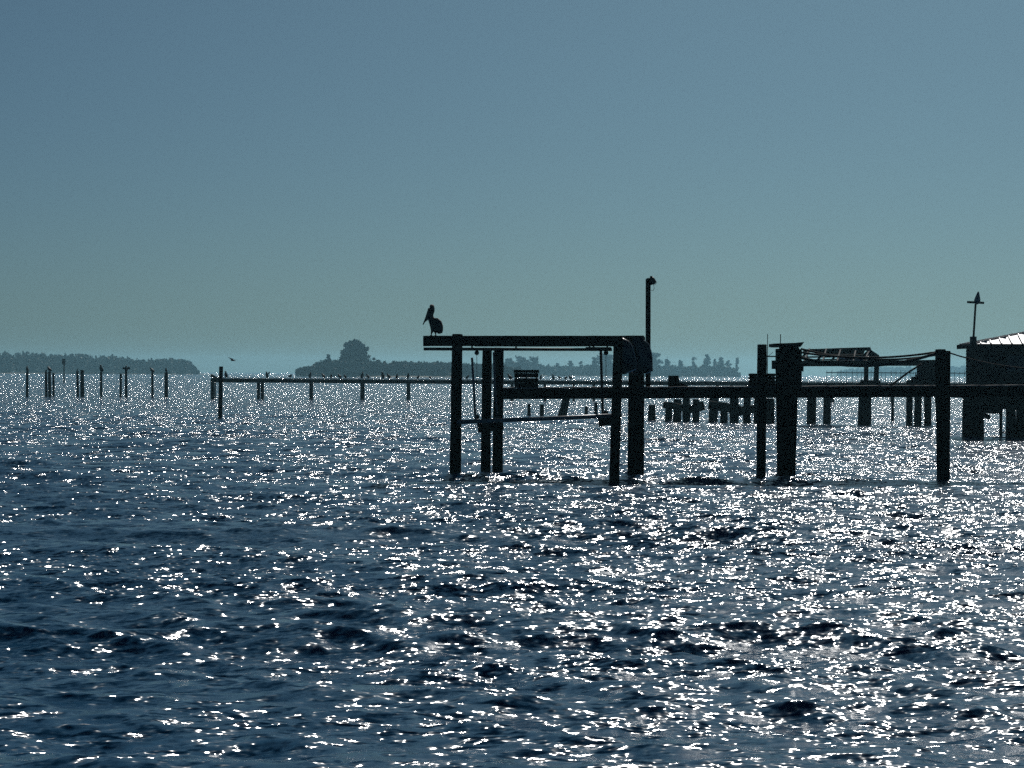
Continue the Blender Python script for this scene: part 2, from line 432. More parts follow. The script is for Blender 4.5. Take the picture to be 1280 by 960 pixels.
# ------------------------------------------------------------------ far jetty and marker
Yj = 900
mj = thing('far_jetty', (WX(1100, Yj), Yj, 0), 'thin far jetty with a picket of posts under the wrecked roof frame', 'jetty')
mb = MB(); za = P(1100, 466, Yj).z
mb.beam((WX(1033, Yj), Yj, za), (WX(1240, Yj), Yj, za), 2.2, .4); mb.build('deck', M['wood'], mj)
R = random.Random(3)
for i in range(34):
    px = 1034+i*6.1+R.uniform(-1, 1); mb = MB()
    mb.tube([(WX(px, Yj), Yj, -1), (WX(px, Yj), Yj, za+R.uniform(.4, 1.2))], .11, 6); mb.build('post', M['wood'], mj)
Ym = 620
mk = thing('channel_marker', (WX(80, Ym), Ym, 0), 'pole marker with a dark board rising above the left piles', 'marker')
mb = MB(); mb.tube([(WX(80, Ym), Ym, -1), (WX(80, Ym), Ym, P(80, 450, Ym).z)], [.22, .16], 8); mb.build('pole', M['wood'], mk)
a = P(77.8, 448.5, Ym); b = P(82.2, 455.5, Ym); mb = MB(); mb.box(((a.x+b.x)/2, Ym-.25, (a.z+b.z)/2), (b.x-a.x, .08, a.z-b.z)); mb.build('board', M['dark_metal'], mk)

# ------------------------------------------------------------------ lone piles in the bay
G = 'old piles standing in the bay at left'
def lone(px, pt, ytop, wpx, Y, label, group=G, name='old_piling'):
    mb = MB(); base = Vector((WX(px, Y), Y, 0)); top = P(pt, ytop, Y); r = wpx*Y/FPX/2
    piling(mb, base, top, r, r*.9, 10)
    o = mb.build(name, M['pile'], origin=base); tag(o, label, 'piling', group); return top
LP = [(34, 34, 465, 3.4, 278, 'lone thin pile, leftmost of the old piles'),
      (58, 57.5, 464.5, 3.4, 281, 'left pile of the cluster of three'),
      (62.3, 61.8, 464.5, 4.2, 279, 'middle pile of the cluster of three, a cormorant on top'),
      (67, 66.8, 466.2, 3.0, 287, 'right and lowest pile of the cluster of three'),
      (97.5, 96.7, 464, 3.3, 285, 'left and thinner of the pair with flat-topped thick pile'),
      (103, 102.6, 462.5, 5.0, 282, 'thick flat-topped pile without a bird'),
      (126.6, 126.4, 465, 3.2, 280, 'lone pile carrying an upright cormorant, midway along the row'),
      (151, 151, 467, 3.2, 281, 'bare thin pile beside the one with the wing-drying bird'),
      (157.8, 157.6, 464.5, 3.6, 279, 'pile under the bird that spreads its wings'),
      (190.8, 190.3, 466, 3.3, 278, 'slim pile under a forward-leaning cormorant'),
      (208, 207.6, 465.5, 4.8, 280, 'thickest pile at the right end of the row')]
tops = [lone(*a) for a in LP]
lone(275.3, 276.4, 458, 5.6, 157, 'tall single post standing in front of the long low pier', None, 'mooring_post')

# ------------------------------------------------------------------ long low pier
Yp = 270
pier = thing('long_pier', (WX(290, Yp), Yp, 0), 'long low wooden pier with bird-dotted deck crossing behind the boat lift', 'pier')
def pl(px, dy=0): return P(px, 471.9+(px-265)*.0065+dy, Yp)
mb = MB(); px = 271.0
pa, pb = pl(268), pl(1330)
zt = lambda x: pa.z+(pb.z-pa.z)*(x-pa.x)/(pb.x-pa.x)
x = pa.x
while x < pb.x:
    wv = .28; mb.box((x+wv/2, Yp, zt(x)-.03+R.uniform(-.012, .012)), (wv-.015, 2.0, .06)); x += wv
mb.build('deck', M['deck'], pier)
for dy in (-.85, .85):
    mb = MB(); mb.beam((pa.x, Yp+dy, pa.z-.32), (pb.x, Yp+dy, pb.z-.32), .12, .44); mb.build('stringer', M['wood'], pier)
mb = MB()
a = pl(264, 1.5)
mb.beam(P(263.5, 469, Yp), P(273, 474, Yp), .25, .3); mb.beam(P(264, 474.5, Yp), P(274, 475, Yp), .3, .35); mb.build('broken_end', M['wood'], pier)
posts = [(265.5, 2.6), (267.6, 2.4), (323, 2.4), (327.8, 2.6), (389, 3.6), (453, 4.6), (510.5, 4.4), (572, 4), (640, 4), (681, 4), (717, 3), (742, 4), (790, 4), (858, 4), (896, 4), (914, 4), (985, 4), (1040, 4), (1115, 4), (1180, 4), (1260, 4)]
for px, wv in posts:
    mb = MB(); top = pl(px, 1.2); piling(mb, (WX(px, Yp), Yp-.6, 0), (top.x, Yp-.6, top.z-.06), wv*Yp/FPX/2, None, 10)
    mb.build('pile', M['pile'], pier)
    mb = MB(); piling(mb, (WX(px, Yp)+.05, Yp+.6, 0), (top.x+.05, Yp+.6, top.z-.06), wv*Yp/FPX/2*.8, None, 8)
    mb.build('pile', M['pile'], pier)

# ------------------------------------------------------------------ birds
def skin_bird(name, verts, edges, radii, m_, origin=None, sub=2):
    me = bpy.data.meshes.new(name); me.from_pydata(verts, edges, []); me.materials.append(m_)
    o = bpy.data.objects.new(name, me); C.objects.link(o)
    md = o.modifiers.new('skin', 'SKIN'); md.use_smooth_shade = True
    for i, rr in enumerate(radii):
        sv = me.skin_vertices[0].data[i]
        sv.radius = rr if isinstance(rr, tuple) else (rr, rr)
        sv.use_root = (i == 0)
    o.modifiers.new('sub', 'SUBSURF').render_levels = sub
    o.modifiers['sub'].levels = sub
    return o
def bake(o):
    dg = bpy.context.evaluated_depsgraph_get(); me = bpy.data.meshes.new_from_object(o.evaluated_get(dg)); 
    old = o.data; o.modifiers.clear(); o.data = me; bpy.data.meshes.remove(old)
    me.polygons.foreach_set('use_smooth', [True]*len(me.polygons)); return o

# pelican, facing left with its bill tucked down; built 1:1 in metres, feet at z = 0
Yb = 70.0
def make_pelican():
    s = Yb/FPX
    ft = P(541, 420.0, Yb)
    t = thing('pelican', ft, 'brown pelican perched on the left end of the boat lift beam, bill tucked down', 'pelican')
    def q(x, y, d=0): v = P(x, y, Yb)-ft; return (v.x, d, v.z)
    V = [q(543.5, 405), q(540.2, 400.5), q(538.2, 397.5), q(538.2, 392.5), q(539.2, 388.5), q(539.3, 384.9), q(537.4, 386.2), # body..neck..head
         q(547.5, 409.5), q(550, 414.5), q(551.2, 417),                                                    # rear, tail
         q(541.5, 411.5, -.06), q(539.4, 416.4, -.065), q(539.2, 419.3, -.065), q(537.6, 419.7, -.075),    # near leg, foot
         q(543.5, 412.5, .06), q(544.5, 416.5, .065), q(544.6, 419.3, .065), q(543, 419.7, .075)]
    E = [(0, 1), (1, 2), (2, 3), (3, 4), (4, 5), (5, 6), (0, 7), (7, 8), (8, 9), (0, 10), (10, 11), (11, 12), (12, 13), (0, 14), (14, 15), (15, 16), (16, 17)]
    rr = [7.6*s, 5.6*s, 4.0*s, 3.6*s, 5.2*s, 8.0*s, 6.0*s, 7.6*s, 4.4*s, 3.0*s, 3.2*s, .95*s, .75*s, 1.0*s, 3.2*s, .95*s, .75*s, 1.0*s]
    o = bake(skin_bird('body', V, E, rr, M['feather'])); o.parent = t
    mb = MB()                                                             # bill with its pouch folded below
    A, B, D_ = Vector(q(537.2, 385.4)), Vector(q(533.0, 397)), Vector(q(528.9, 405.6))
    mb.tube([A, A.lerp(B, .5), B, B.lerp(D_, .6), D_, D_+Vector((.006, 0, -.012))], [.046, .04, .034, .022, .016, .008], 10, flat=.6)
    mb.v = [v+ft for v in mb.v]; b_ = mb.build('bill', M['bill'], t)
    mb = MB(); pts = [Vector(q(537.8, 389)), Vector(q(535.6, 394)), Vector(q(533.6, 398.5)), Vector(q(531.4, 402))]
    mb.tube(pts, [.03, .07, .052, .012], 10, flat=.45); mb.v = [v+ft for v in mb.v]; mb.build('pouch', M['bill'], t)
    for sg in (-1, 1):                                                    # folded wings
        mb = MB()
        w_ = [(541.5, 398.6, 1.2), (544.6, 400.3, 3.8), (547.2, 404.3, 5.3), (549.0, 409, 4.9), (550.3, 413.2, 3.6), (550.9, 416.4, 1.7)]
        mb.tube([Vector(q(a, b, sg*(.045+.075*math.sin(math.pi*(i+.6)/6.4)))) for i, (a, b, c) in enumerate(w_)], [c*s*1.02 for a, b, c in w_], 12, .03, flat=.42)
        for k in range(4):
            mb.tube([Vector(q(547+k*.7, 407+k*1.0, sg*.11)), Vector(q(551.6-k*.5, 415.8+k*.35, sg*.055))], [.018, .007], 6, flat=.4)
        mb.v = [v+ft for v in mb.v]; mb.build('wing', M['feather'], t)
    for sg, fx in ((-1, 538.6), (1, 544)):                                # webbed feet
        mb = MB(); c = Vector(q(fx, 419.7, sg*.07)); vs = [c+Vector((.05, 0, .012)), c+Vector((-.075, -.05, -.004)), c+Vector((-.09, 0, -.004)), c+Vector((-.075, .05, -.004))]
        vs += [v-Vector((0, 0, .012)) for v in vs]
        mb.add([v+ft for v in vs], [(0, 1, 2), (0, 2, 3), (4, 6, 5), (4, 7, 6), (0, 4, 5, 1), (1, 5, 6, 2), (2, 6, 7, 3), (3, 7, 4, 0)]); mb.build('foot', M['bill'], t)
    for sg in (-1, 1):
        mb = MB(); mb.tube([Vector(q(537.2, 385.2, sg*.036))+ft, Vector(q(537.2, 385.2, sg*.042))+ft], [.009, .006], 8)
        mb.build('eye', M['blackbird'], t)
make_pelican()

def small_bird(kind):
    """prototype bird meshes with feet at the origin, facing -x, about 0.6 m tall"""
    if kind == 'upright':
        V = [(0, 0, .22), (-.02, 0, .34), (-.015, 0, .44), (-.03, 0, .52), (-.05, 0, .555), (-.10, 0, .56), (-.15, 0, .565), (.05, 0, .12), (.10, 0, .0), (-.02, -.04, .1), (-.02, -.045, .0), (-.08, -.05, .0), (-.02, .04, .1), (-.02, .045, .0), (-.08, .05, .0)]
        rr = [.085, .07, .036, .03, .034, .014, .008, .065, .025, .02, .012, .016, .02, .012, .016]
    elif kind == 'leaning':
        V = [(0, 0, .2), (-.07, 0, .29), (-.12, 0, .36), (-.15, 0, .43), (-.17, 0, .47), (-.22, 0, .48), (-.27, 0, .475), (.08, 0, .12), (.17, 0, .03), (0, -.04, .1), (0, -.045, .0), (-.06, -.05, .0), (0, .04, .1), (0, .045, .0), (-.06, .05, .0)]
        rr = [.085, .07, .036, .03, .034, .014, .008, .06, .022, .02, .012, .016, .02, .012, .016]
    elif kind == 'gull':
        V = [(0, 0, .2), (-.08, 0, .23), (-.12, 0, .28), (-.14, 0, .32), (-.155, 0, .33), (-.2, 0, .325), (-.235, 0, .315), (.1, 0, .19), (.24, 0, .17), (0, -.03, .1), (0, -.035, .0), (-.05, -.04, .0), (0, .03, .1), (0, .035, .0), (-.05, .04, .0)]
        rr = [.075, .065, .042, .038, .038, .014, .008, .055, .014, .012, .008, .012, .012, .008, .012]
    E = [(0, 1), (1, 2), (2, 3), (3, 4), (4, 5), (5, 6), (0, 7), (7, 8), (0, 9), (9, 10), (10, 11), (0, 12), (12, 13), (13, 14)]
    return V, E, rr
PROTO = {}
def bird(kind, p, label, cat, flip=False, sc=1.0, m_='blackbird', name=None, wings=False, group='birds perched on piles and pier'):
    key = (kind, m_)
    if key not in PROTO:
        V, E, rr = small_bird(kind); rr = [a*2.5 if i not in (5, 6, 10, 11, 13, 14) else a*1.7 for i, a in enumerate(rr)]; PROTO[key] = bake(skin_bird(name or cat, V, E, rr, M[m_], sub=1)); o = PROTO[key]
    else:
        o = PROTO[key].copy(); C.objects.link(o); o.name = name or cat
    sc *= 1.12; o.location = p; o.scale = (sc, sc, sc); o.rotation_euler.z = (math.pi if flip else 0)+rnd.uniform(-.5, .5)
    tag(o, label, cat, group)
    if wings:
        for sg in (-1, 1):
            mb = MB(); vs = []
            base = [(-.01, .36), (.16, .40), (.24, .50), (.33, .40), (.36, .28), (.26, .24), (.16, .22), (.0, .22)] if not wings == 'raised' else [(0, .30), (.09, .40), (.2, .52), (.3, .6), (.25, .46), (.14, .32), (.02, .22)]
            n = len(base)
            sgx = sg if wings != 'raised' else 1
            if wings == 'raised':
                vs = [(x_, sg*(.05+x_*.3), z_) for x_, z_ in base]+[(x_, sg*(.065+x_*.3), z_) for x_, z_ in base]
            else:
                vs = [(.02+.05*x_, sg*(x_+.04), z_) for x_, z_ in base]+[(.035+.05*x_, sg*(x_+.04), z_) for x_, z_ in base]
            mb.add(vs, [tuple(range(n)), tuple(range(2*n-1, n-1, -1))]+[(i, i+n, (i+1) % n+n, (i+1) % n) for i in range(n)])
            w_ = mb.build('wing', M[m_]); w_.parent = o
        if wings != 'raised': o.rotation_euler.z = math.radians(78)
    return o
BG = 'cormorants on the old piles'
bird('upright', tops[0], 'small dark cormorant on the leftmost lone pile', 'cormorant', False, 1.0, group=BG)
bird('leaning', tops[2], 'dark cormorant on the middle pile of the cluster of three', 'cormorant', False, 1.05, group=BG)
bird('leaning', tops[1]-Vector((0, 0, 0)), 'small hunched bird on the left pile of the cluster of three', 'cormorant', True, .5, group=BG)
bird('upright', tops[4], 'low hunched bird on the thin pile left of the thick flat-topped one', 'cormorant', True, .45, group=BG)
bird('upright', tops[6], 'tall upright cormorant on the lone pile midway along the row', 'cormorant', False, 1.25, group=BG)
bird('upright', tops[8], 'cormorant holding both wings spread to dry on its pile', 'cormorant', False, 1.05, wings='spread', group=BG)
bird('leaning', tops[9], 'cormorant leaning left on the slim pile, second from the right end', 'cormorant', False, 1.1, group=BG)
bird('upright', tops[10], 'cormorant on the thickest pile at the right end of the row', 'cormorant', False, .8, group=BG)

PB = 'birds resting along the long low pier'
def deckp(px): v = P(px, 472, Yp); return Vector((v.x, Yp+rnd.uniform(-.5, .5), zt(v.x)+.012))
DB = [(282, 'upright', 1.1, 0, 'upright bird just right of the tall single post'),
      (334, 'upright', 1.05, 0, 'bird lifting its wings on the bare left stretch of the pier'),
      (363, 'gull', .95, 1, 'low sitting gull, alone between two groups of pier birds'),
      (388, 'upright', .95, 1, 'upright bird standing exactly over a pier pile below the island tip'),
      (404, 'leaning', .95, 0, 'leaning bird, first of the line under the island wood'),
      (413.5, 'upright', .7, 1, 'short bird close behind the first of the line under the island'),
      (425, 'leaning', .85, 0, 'bird below the left flank of the big island tree'),
      (432, 'leaning', .8, 0, 'bird below the middle of the big island tree'),
      (453, 'upright', 1.05, 1, 'upright bird below the right edge of the big island tree'),
      (460, 'leaning', .9, 0, 'leaning bird right of the one below the tree edge'),
      (478, 'upright', 1.15, 0, 'tallest bird of the line, right of the big island tree'),
      (486, 'leaning', 1.0, 0, 'dark leaning bird beside the tallest of the line'),
      (496, 'upright', .85, 1, 'short upright bird between two leaning ones left of the last pier pile gap'),
      (510, 'upright', .95, 1, 'bird standing over the pier pile left of the boat lift'),
      (522.5, 'leaning', .7, 1, 'small bird just left of the boat lift beam end'),
      (538, 'gull', .7, 0, 'small gull on the pier below the pelican'),
      (584, 'leaning', .8, 1, 'bird on the pier seen between the left lift post and the leaning rod'),
      (637.5, 'leaning', 1.1, 0, 'dark bird on the pier just left of the deck box'),
      (676, 'upright', .8, 1, 'short bird on the pier touching the right side of the deck box'),
      (691.5, 'upright', .9, 0, 'upright bird on the pier right of the deck box'),
      (700, 'gull', .9, 0, 'first of the low row of sitting birds inside the boat lift frame'),
      (707, 'gull', .9, 1, 'second of the low row of sitting birds inside the boat lift frame'),
      (713.5, 'gull', 1.05, 0, 'last and biggest of the low row of sitting birds in the lift frame')]
for px, kd, sc_, fl, lb in DB:
    bird(kd, deckp(px), lb, 'pier bird' if kd != 'gull' else 'gull', bool(fl), sc_, 'blackbird' if kd != 'gull' else 'gull', name='gull' if kd == 'gull' else 'cormorant', wings='raised' if px == 334 else False, group=PB)
# flying gull
fp = P(291, 450.3, 200)
mb = MB(); mb.tube([fp+Vector((-.2, 0, .03)), fp+Vector((-.1, 0, 0)), fp+Vector((.08, 0, -.02)), fp+Vector((.22, 0, -.04))], [.02, .055, .06, .02], 8)
fly = mb.build('flying_gull', M['gull'], origin=fp); tag(fly, 'single gull in flight low over the bay above the long pier', 'gull')
for sg in (-1, 1):
    mb = MB(); k = [(0, 0, .03), (-.16*1, sg*.25, .16), (-.34 if sg < 0 else .42, sg*.5, .22 if sg < 0 else -.02)]
    k = [Vector(a) for a in k]
    mb.tube([fp+a for a in k], [.06, .05, .01], 6, flat=.3)
    w_ = mb.build('wing', M['gull'], fly)

# ------------------------------------------------------------------ boat lift (near left structure)
lift = thing('boat_lift', (WX(685, 70.4), 70.4, 0), 'tall timber boat lift frame with a long top beam, standing in the water', 'boat lift')
def post(px, pt, ytop, wpx, Y, parent, name='piling', wt=None, m_='pile'):
    mb = MB(); r = wpx*Y/FPX/2
    piling(mb, (WX(px, Y), Y, 0), P(pt, ytop, Y), r, (wt*Y/FPX/2 if wt else r*.93)); return mb.build(name, M[m_], parent)
post(569.5, 571.8, 417.5, 14.5, 70.3, lift)
post(607.5, 609, 434.5, 13, 71.9, lift)
post(622.5, 623.5, 434.5, 13.5, 71.6, lift)
post(768.5, 773, 421, 13, 68.9, lift)
post(790.5, 791.5, 432, 12, 70.7, lift)
post(799.5, 799.5, 432, 12.5, 71.2, lift)
Yt = 69.9
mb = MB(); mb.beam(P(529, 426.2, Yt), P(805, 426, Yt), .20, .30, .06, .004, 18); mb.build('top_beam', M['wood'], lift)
mb = MB(); mb.beam(P(594, 427.4, 71.75), P(806, 427, 71.0), .18, .28, .06, .004, 12); mb.build('top_beam', M['wood'], lift)
mb = MB(); mb.tube([P(529.5, 436.2, Yt), P(765, 437, Yt)], .046, 10); mb.build('drive_pipe', M['dark_metal'], lift)
for hx in (590, 645, 737, 742, 759):
    mb = MB(); mb.beam(P(hx, 431, Yt), P(hx, 437, Yt), .05, .07); mb.build('pipe_hanger', M['dark_metal'], lift)
mb = MB(); mb.beam(P(732, 434.8, Yt), P(764, 435, Yt), .06, .05); mb.build('pipe_bracket', M['dark_metal'], lift)
# cradle
mb = MB(); mb.tube([P(572, 527.6, 70.0), P(700, 522.6, 69.6), P(777, 519, 69.2)], .062, 10); mb.build('cradle_pipe', M['galv'], lift)
mb = MB(); mb.beam(P(597, 534, 71.0), P(629, 530, 71.0), .3, .34, .1, .01, 3); mb.build('cradle_beam', M['wood'], lift)
mb = MB(); mb.beam(P(748, 527, 69.6), P(768, 524, 69.6), .25, .30, .1, .01, 3); mb.build('cradle_beam', M['wood'], lift)
mb = MB(); mb.tube([P(590, 447, 70.1), P(592.3, 485, 70.1), P(594.5, 528, 70.1)], .034, 8); mb.build('guide_rod', M['galv'], lift)
mb = MB(); mb.tube([P(751, 437, 69.9), P(752.3, 480, 69.9), P(753.5, 520, 69.9)], .04, 8); mb.build('hanging_rod', M['dark_metal'], lift)
mb = MB(); mb.tube([P(596, 438, 70.4), P(596.6, 530, 70.6)], .008, 5); mb.tube([P(757.5, 438, 69.7), P(757.6, 522, 69.6)], .008, 5); mb.build('hoist_cable', M['dark_metal'], lift)
mb = MB(); mb.tube([P(617, 440, 71.0), P(618.5, 480, 71.0), P(622, 528, 71.0)], .03, 8); mb.build('guide_rod', M['galv'], lift)
for px, py, Y in ((596, 441, 70.4), (757.5, 441, 69.7), (596.5, 521, 70.6), (757.5, 516, 69.6)):
    c = P(px, py, Y); mb = MB(); mb.tube([c+Vector((0, -.03, 0)), c+Vector((0, .03, 0))], .07, 14); mb.tube([c+Vector((0, -.05, 0)), c+Vector((0, .05, 0))], .02, 8); mb.build('pulley', M['dark_metal'], lift)
for px, py, Y in ((571, 424, 70.05), (574, 429, 70.05), (609, 437, 71.7), (772, 425, 68.65), (775, 430, 68.65)):
    c = P(px, py, Y); mb = MB(); mb.tube([c+Vector((0, -.19, 0)), c+Vector((0, -.10, 0))], .022, 6); mb.build('bolt', M['dark_metal'], lift)
# draped covers over the winch motors
def cover(outline, Y, lit_edge):
    t = MB(); pts = [P(a, b, Y) for a, b in outline]; n = len(pts)
    cx = sum(p.x for p in pts)/n; cz = sum(p.z for p in pts)/n
    rings = [(-.30, .86), (-.22, .98), (0, 1.0), (.2, .97), (.28, .82)]; vs = []; fs = []
    for dy, k in rings:
        for i, p in enumerate(pts):
            vs.append((cx+(p.x-cx)*k, Y+dy+.02*math.sin(i*2.1), cz+(p.z-cz)*(k if p.z > cz else 1)))
    for r_ in range(len(rings)-1):
        for i in range(n): fs.append((r_*n+i, r_*n+(i+1) % n, (r_+1)*n+(i+1) % n, (r_+1)*n+i))
    fs.append(tuple(range(n-1, -1, -1))); fs.append(tuple((len(rings)-1)*n+i for i in range(n)))
    t.add(vs, fs, True); c = t.build('motor_cover', M['canvas'], lift)
    e = MB()
    for seg, r_ in lit_edge: e.tube([P(a, b, Y-.29) for a, b in seg], r_, 6)
    e.build('lit_edge', M['edge'], c)  # pale strips along the folds stand in for light on the cover
cover([(768, 421), (777, 421.5), (786, 426), (790.5, 432), (793, 442), (796, 452), (797, 460.5), (790, 464), (781, 467.5), (775, 468), (769, 467)], 69.35,
      [([(777.5, 423), (784, 426)], .009), ([(789.5, 430), (792, 440), (794, 447)], .007), ([(781, 466.8), (789, 464), (795, 461.5)], .02)])
cover([(790, 421.5), (800, 421), (806, 425.5), (811, 430), (814, 438), (815.5, 447), (815.5, 456), (816, 463.5), (806, 466.5), (796, 468), (790, 466)], 70.0,
      [([(807, 467), (814.5, 464.2)], .02), ([(813.2, 436), (815, 447)], .007)])

# ------------------------------------------------------------------ lamp post on walkway behind the lift
Yl = 71.9
lamp = thing('dock_lamp_post', (P(810, 486, Yl).x, Yl, P(810, 486, Yl).z), 'tall square post with a floodlight on top beside the covered boat lift motors', 'lamp post')
mb = MB(); mb.beam(P(810, 486, Yl), P(810.2, 348.5, Yl), .145, .145); mb.build('post', M['wood'], lamp)
h = P(815.3, 351, Yl)
mb = MB(); mb.box(h+Vector((-.06, 0, .06)), (.2, .12, .04)); mb.tube([h+Vector((-.03, 0, .08)), h+Vector((-.03, 0, .14))], .04, 8)
mb.tube([h+Vector((-.03, 0, .11)), h+Vector((.0, 0, .06)), h+Vector((.03, 0, -.05)), h+Vector((.05, 0, -.09))], [.04, .07, .1, .105], 12); fl_ = mb.build('floodlight', M['dark_metal'], lamp)
mb = MB(); mb.tube([h+Vector((.05, 0, -.088)), h+Vector((.053, 0, -.11))], [.09, .05], 12); mb.build('lens', M['glass'], fl_)
mb = MB(); mb.tube([h+Vector((.04, 0, -.1)), h+Vector((.06, 0, -.22)), h+Vector((.03, 0, -.3)), h+Vector((-.03, 0, -.28))], .007, 5); mb.build('wire', M['rope'], lamp)

# ------------------------------------------------------------------ walkway (near)
Yw = 71.5
walk = thing('dock_walkway', (WX(950, Yw), Yw, 0), 'dark timber walkway crossing the right half on tall round pilings', 'walkway')
wa, wb_ = P(628, 484.3, Yw-.55), P(1420, 480.5+.0, Yw-.55)
wa2, wb2 = P(628, 484.6, Yw-.55), P(1420, 481.8, Yw-.55)
ztw = lambda x: wa.z+(wb_.z-wa.z)*(x-wa.x)/(wb_.x-wa.x)
mb = MB(); x = wa.x
while x < wb_.x:
    mb.box((x+.07, Yw+.05, ztw(x)-.02+R.uniform(-.006, .006)), (.132, 1.3+R.uniform(-.03, .03), .038)); x += .14
mb.build('deck_boards', M['deck'], walk)
for dy in (-.52, .05, .6):
    mb = MB(); segs = 6
    for i in range(segs):
        xa, xb = wa.x+(wb_.x-wa.x)*i/segs+.004, wa.x+(wb_.x-wa.x)*(i+1)/segs-.004
        mb.beam((xa, Yw+dy, ztw(xa)-.04-.155), (xb, Yw+dy, ztw(xb)-.04-.155), .05, .30+R.uniform(-.01, .01), .05, .002, 3)
    mb.build('stringer', M['wood'], walk)
for px in (790, 952, 985, 1178, 1340):
    x = WX(px, Yw); mb = MB(); mb.beam((x, Yw-.85, ztw(x)-.45), (x, Yw+.95, ztw(x)-.45), .1, .2); mb.build('cross_beam', M['wood'], walk)
post(952, 952.6, 430.5, 11, 70.2, walk, wt=12.4)
post(982, 982, 434, 15, 70.2, walk, wt=16.5)
post(988.5, 991, 434, 12, 71.0, walk, wt=16)
post(977.5, 976, 436, 10, 71.0, walk, wt=14)
post(1178.5, 1175.5, 436.5, 14, 70.2, walk)
post(1184, 1184.5, 438.5, 8, 70.5, walk)
# small piles at the back row of the walkway
post(1340, 1340, 484, 8, 72.2, walk)
# cap with lit top on the pile cluster
mb = MB(); a, b = P(967, 431.5, 70.3), P(1003.5, 431.3, 70.3)
ol = [(P(967, 428, 70).x, P(967, 429.5, 70).z), (P(967, 430, 70).x, P(967, 433.3, 70).z), (P(970, 434, 70).x, P(970, 433.8, 70).z), (P(1000, 434, 70).x, P(1000, 433.8, 70).z), (P(1004.5, 430, 70).x, P(1004.5, 427.6, 70).z), (P(993, 430, 70).x, P(993, 428.6, 70).z)]
mb.prism(ol, 69.85, 71.3); mb.build('pile_cap', M['wood'], walk)
mb = MB(); mb.box((P(986, 460, 70).x, 69.9, P(986, 460, 70).z), (.72, .12, 1.1)); mb.build('board_panel', M['wood'], walk)
mb = MB(); mb.box((P(967.5, 456, 70).x, 69.98, P(967.5, 456, 70).z), (.13, .14, .25)); mb.box((P(1001.5, 460, 70).x, 69.98, P(1001.5, 460, 70).z), (.12, .14, .2)); mb.build('power_box', M['dark_metal'], walk)
mb = MB(); mb.tube([P(959.3, 470, 70.0), P(959.5, 417.5, 70.0)], .012, 6); mb.build('metal_rod', M['dark_metal'], walk)
mb = MB(); mb.tube([P(975.5, 436, 70.4), P(975.7, 417.8, 70.4)], .014, 6); mb.build('metal_rod', M['dark_metal'], walk)
mb = MB(); mb.tube([P(957, 445.4, 70.2), P(972, 445.6, 70.2)], .022, 6); mb.tube([P(961, 444.5, 70.2), P(966, 440.5, 70.2)], .007, 5); mb.build('cross_rod', M['dark_metal'], walk)

# short pile head on the walkway
mb = MB(); b0 = P(842, 484, 71.9); piling(mb, (b0.x, 71.9, b0.z), P(842, 469.5, 71.9), .165, .165, 14, .05)
mb.build('collar', M['pile'], walk)
mb = MB(); a = P(849, 484, 71.9); mb.prism([(b0.x+.1, b0.z), (b0.x+.42, b0.z), (b0.x+.3, b0.z+.12), (b0.x+.12, b0.z+.14)], 71.7, 72.1); mb.build('wedge_block', M['wood'], walk)

# deck box: slatted
def crate(px0, px1, y0, y1, Y, dep, slats, label, name='slatted_crate', lid=False, group=None):
    a, b = P(px0, y0, Y), P(px1, y1, Y); wx, hz = b.x-a.x, a.z-b.z; cx = (a.x+b.x)/2; z0 = b.z
    t = thing(name, (cx, Y+dep/2, z0), label, 'crate', group)
    mb = MB(); th = .028
    for i in range(slats):
        z = z0+hz*(i+.5)/slats - (.02 if lid else 0); sh = hz/slats*(.86 if lid else .66)
        for yy in (Y+th/2, Y+dep-th/2): mb.box((cx, yy, z), (wx-.004, th, sh))
        for xx in (a.x+th/2, b.x-th/2): mb.box((xx, Y+dep/2, z), (th, dep-2*th-.004, sh))
    mb.build('slats', M['wood'], t)
    for xx in (a.x+.055, cx, b.x-.055):
        for yy in (Y+th+.018, Y+dep-th-.018):
            mb = MB(); mb.box((xx, yy, z0+hz/2-.005), (.045, .03, hz-.012)); mb.build('upright', M['wood'], t)
    if lid:
        mb = MB(); n = 5
        for i in range(n):
            k = (i+.5)/n; mb.box((cx, Y+dep*k, z0+hz-.01+.05*math.sin(math.pi*k)), (wx+.05, dep/n-.01, .05))
        mb.build('lid', M['wood'], t)
    mb = MB(); mb.box((cx, Y+dep/2, z0+.02), (wx-.08, dep-.08, .03)); mb.build('base', M['wood'], t)
    return t
crate(643, 673, 465, 484.2, 71.05, .55, 3, 'slatted box with domed lid on the left end of the walkway', 'deck_box', True)
crate(937.5, 947.5, 466.3, 483.5, 71.2, .5, 4, 'open slatted crate left of the square-headed piling on the walkway', group='slatted crates by the pilings')
crate(957.5, 970, 466.3, 483.5, 71.3, .5, 4, 'open slatted crate wedged between the single piling and the capped cluster', group='slatted crates by the pilings')

# ------------------------------------------------------------------ ropes
def sag(a, b, s, n=14): return [a.lerp(b, i/n)-Vector((0, 0, s*4*(i/n)*(1-i/n))) for i in range(n+1)]
def rope(pts, r, label, name='mooring_rope'):
    mb = MB(); mb.tube(pts, r, 7); o = mb.build(name, M['rope'], origin=pts[0]); tag(o, label, 'rope', None)
rope(sag(P(1001, 447, 70.4), P(1171, 441.5, 70.2), .30, 20), .045, 'thick rope sagging low from capped pile cluster to the tall right piling')
rope(sag(P(1001, 440.5, 70.6), P(1171, 440, 70.4), .16, 20), .032, 'middle rope strung from pile cluster to the tall right piling')
rope(sag(P(1001, 436, 70.9), P(1171, 443.5, 70.6), .22, 20), .03, 'thin upper rope leaving highest from the capped pile cluster')
rope(sag(P(1188, 441.5, 70.4), P(1420, 446, 71), .42, 20), .022, 'single rope sagging from the tall right piling across the boathouse')
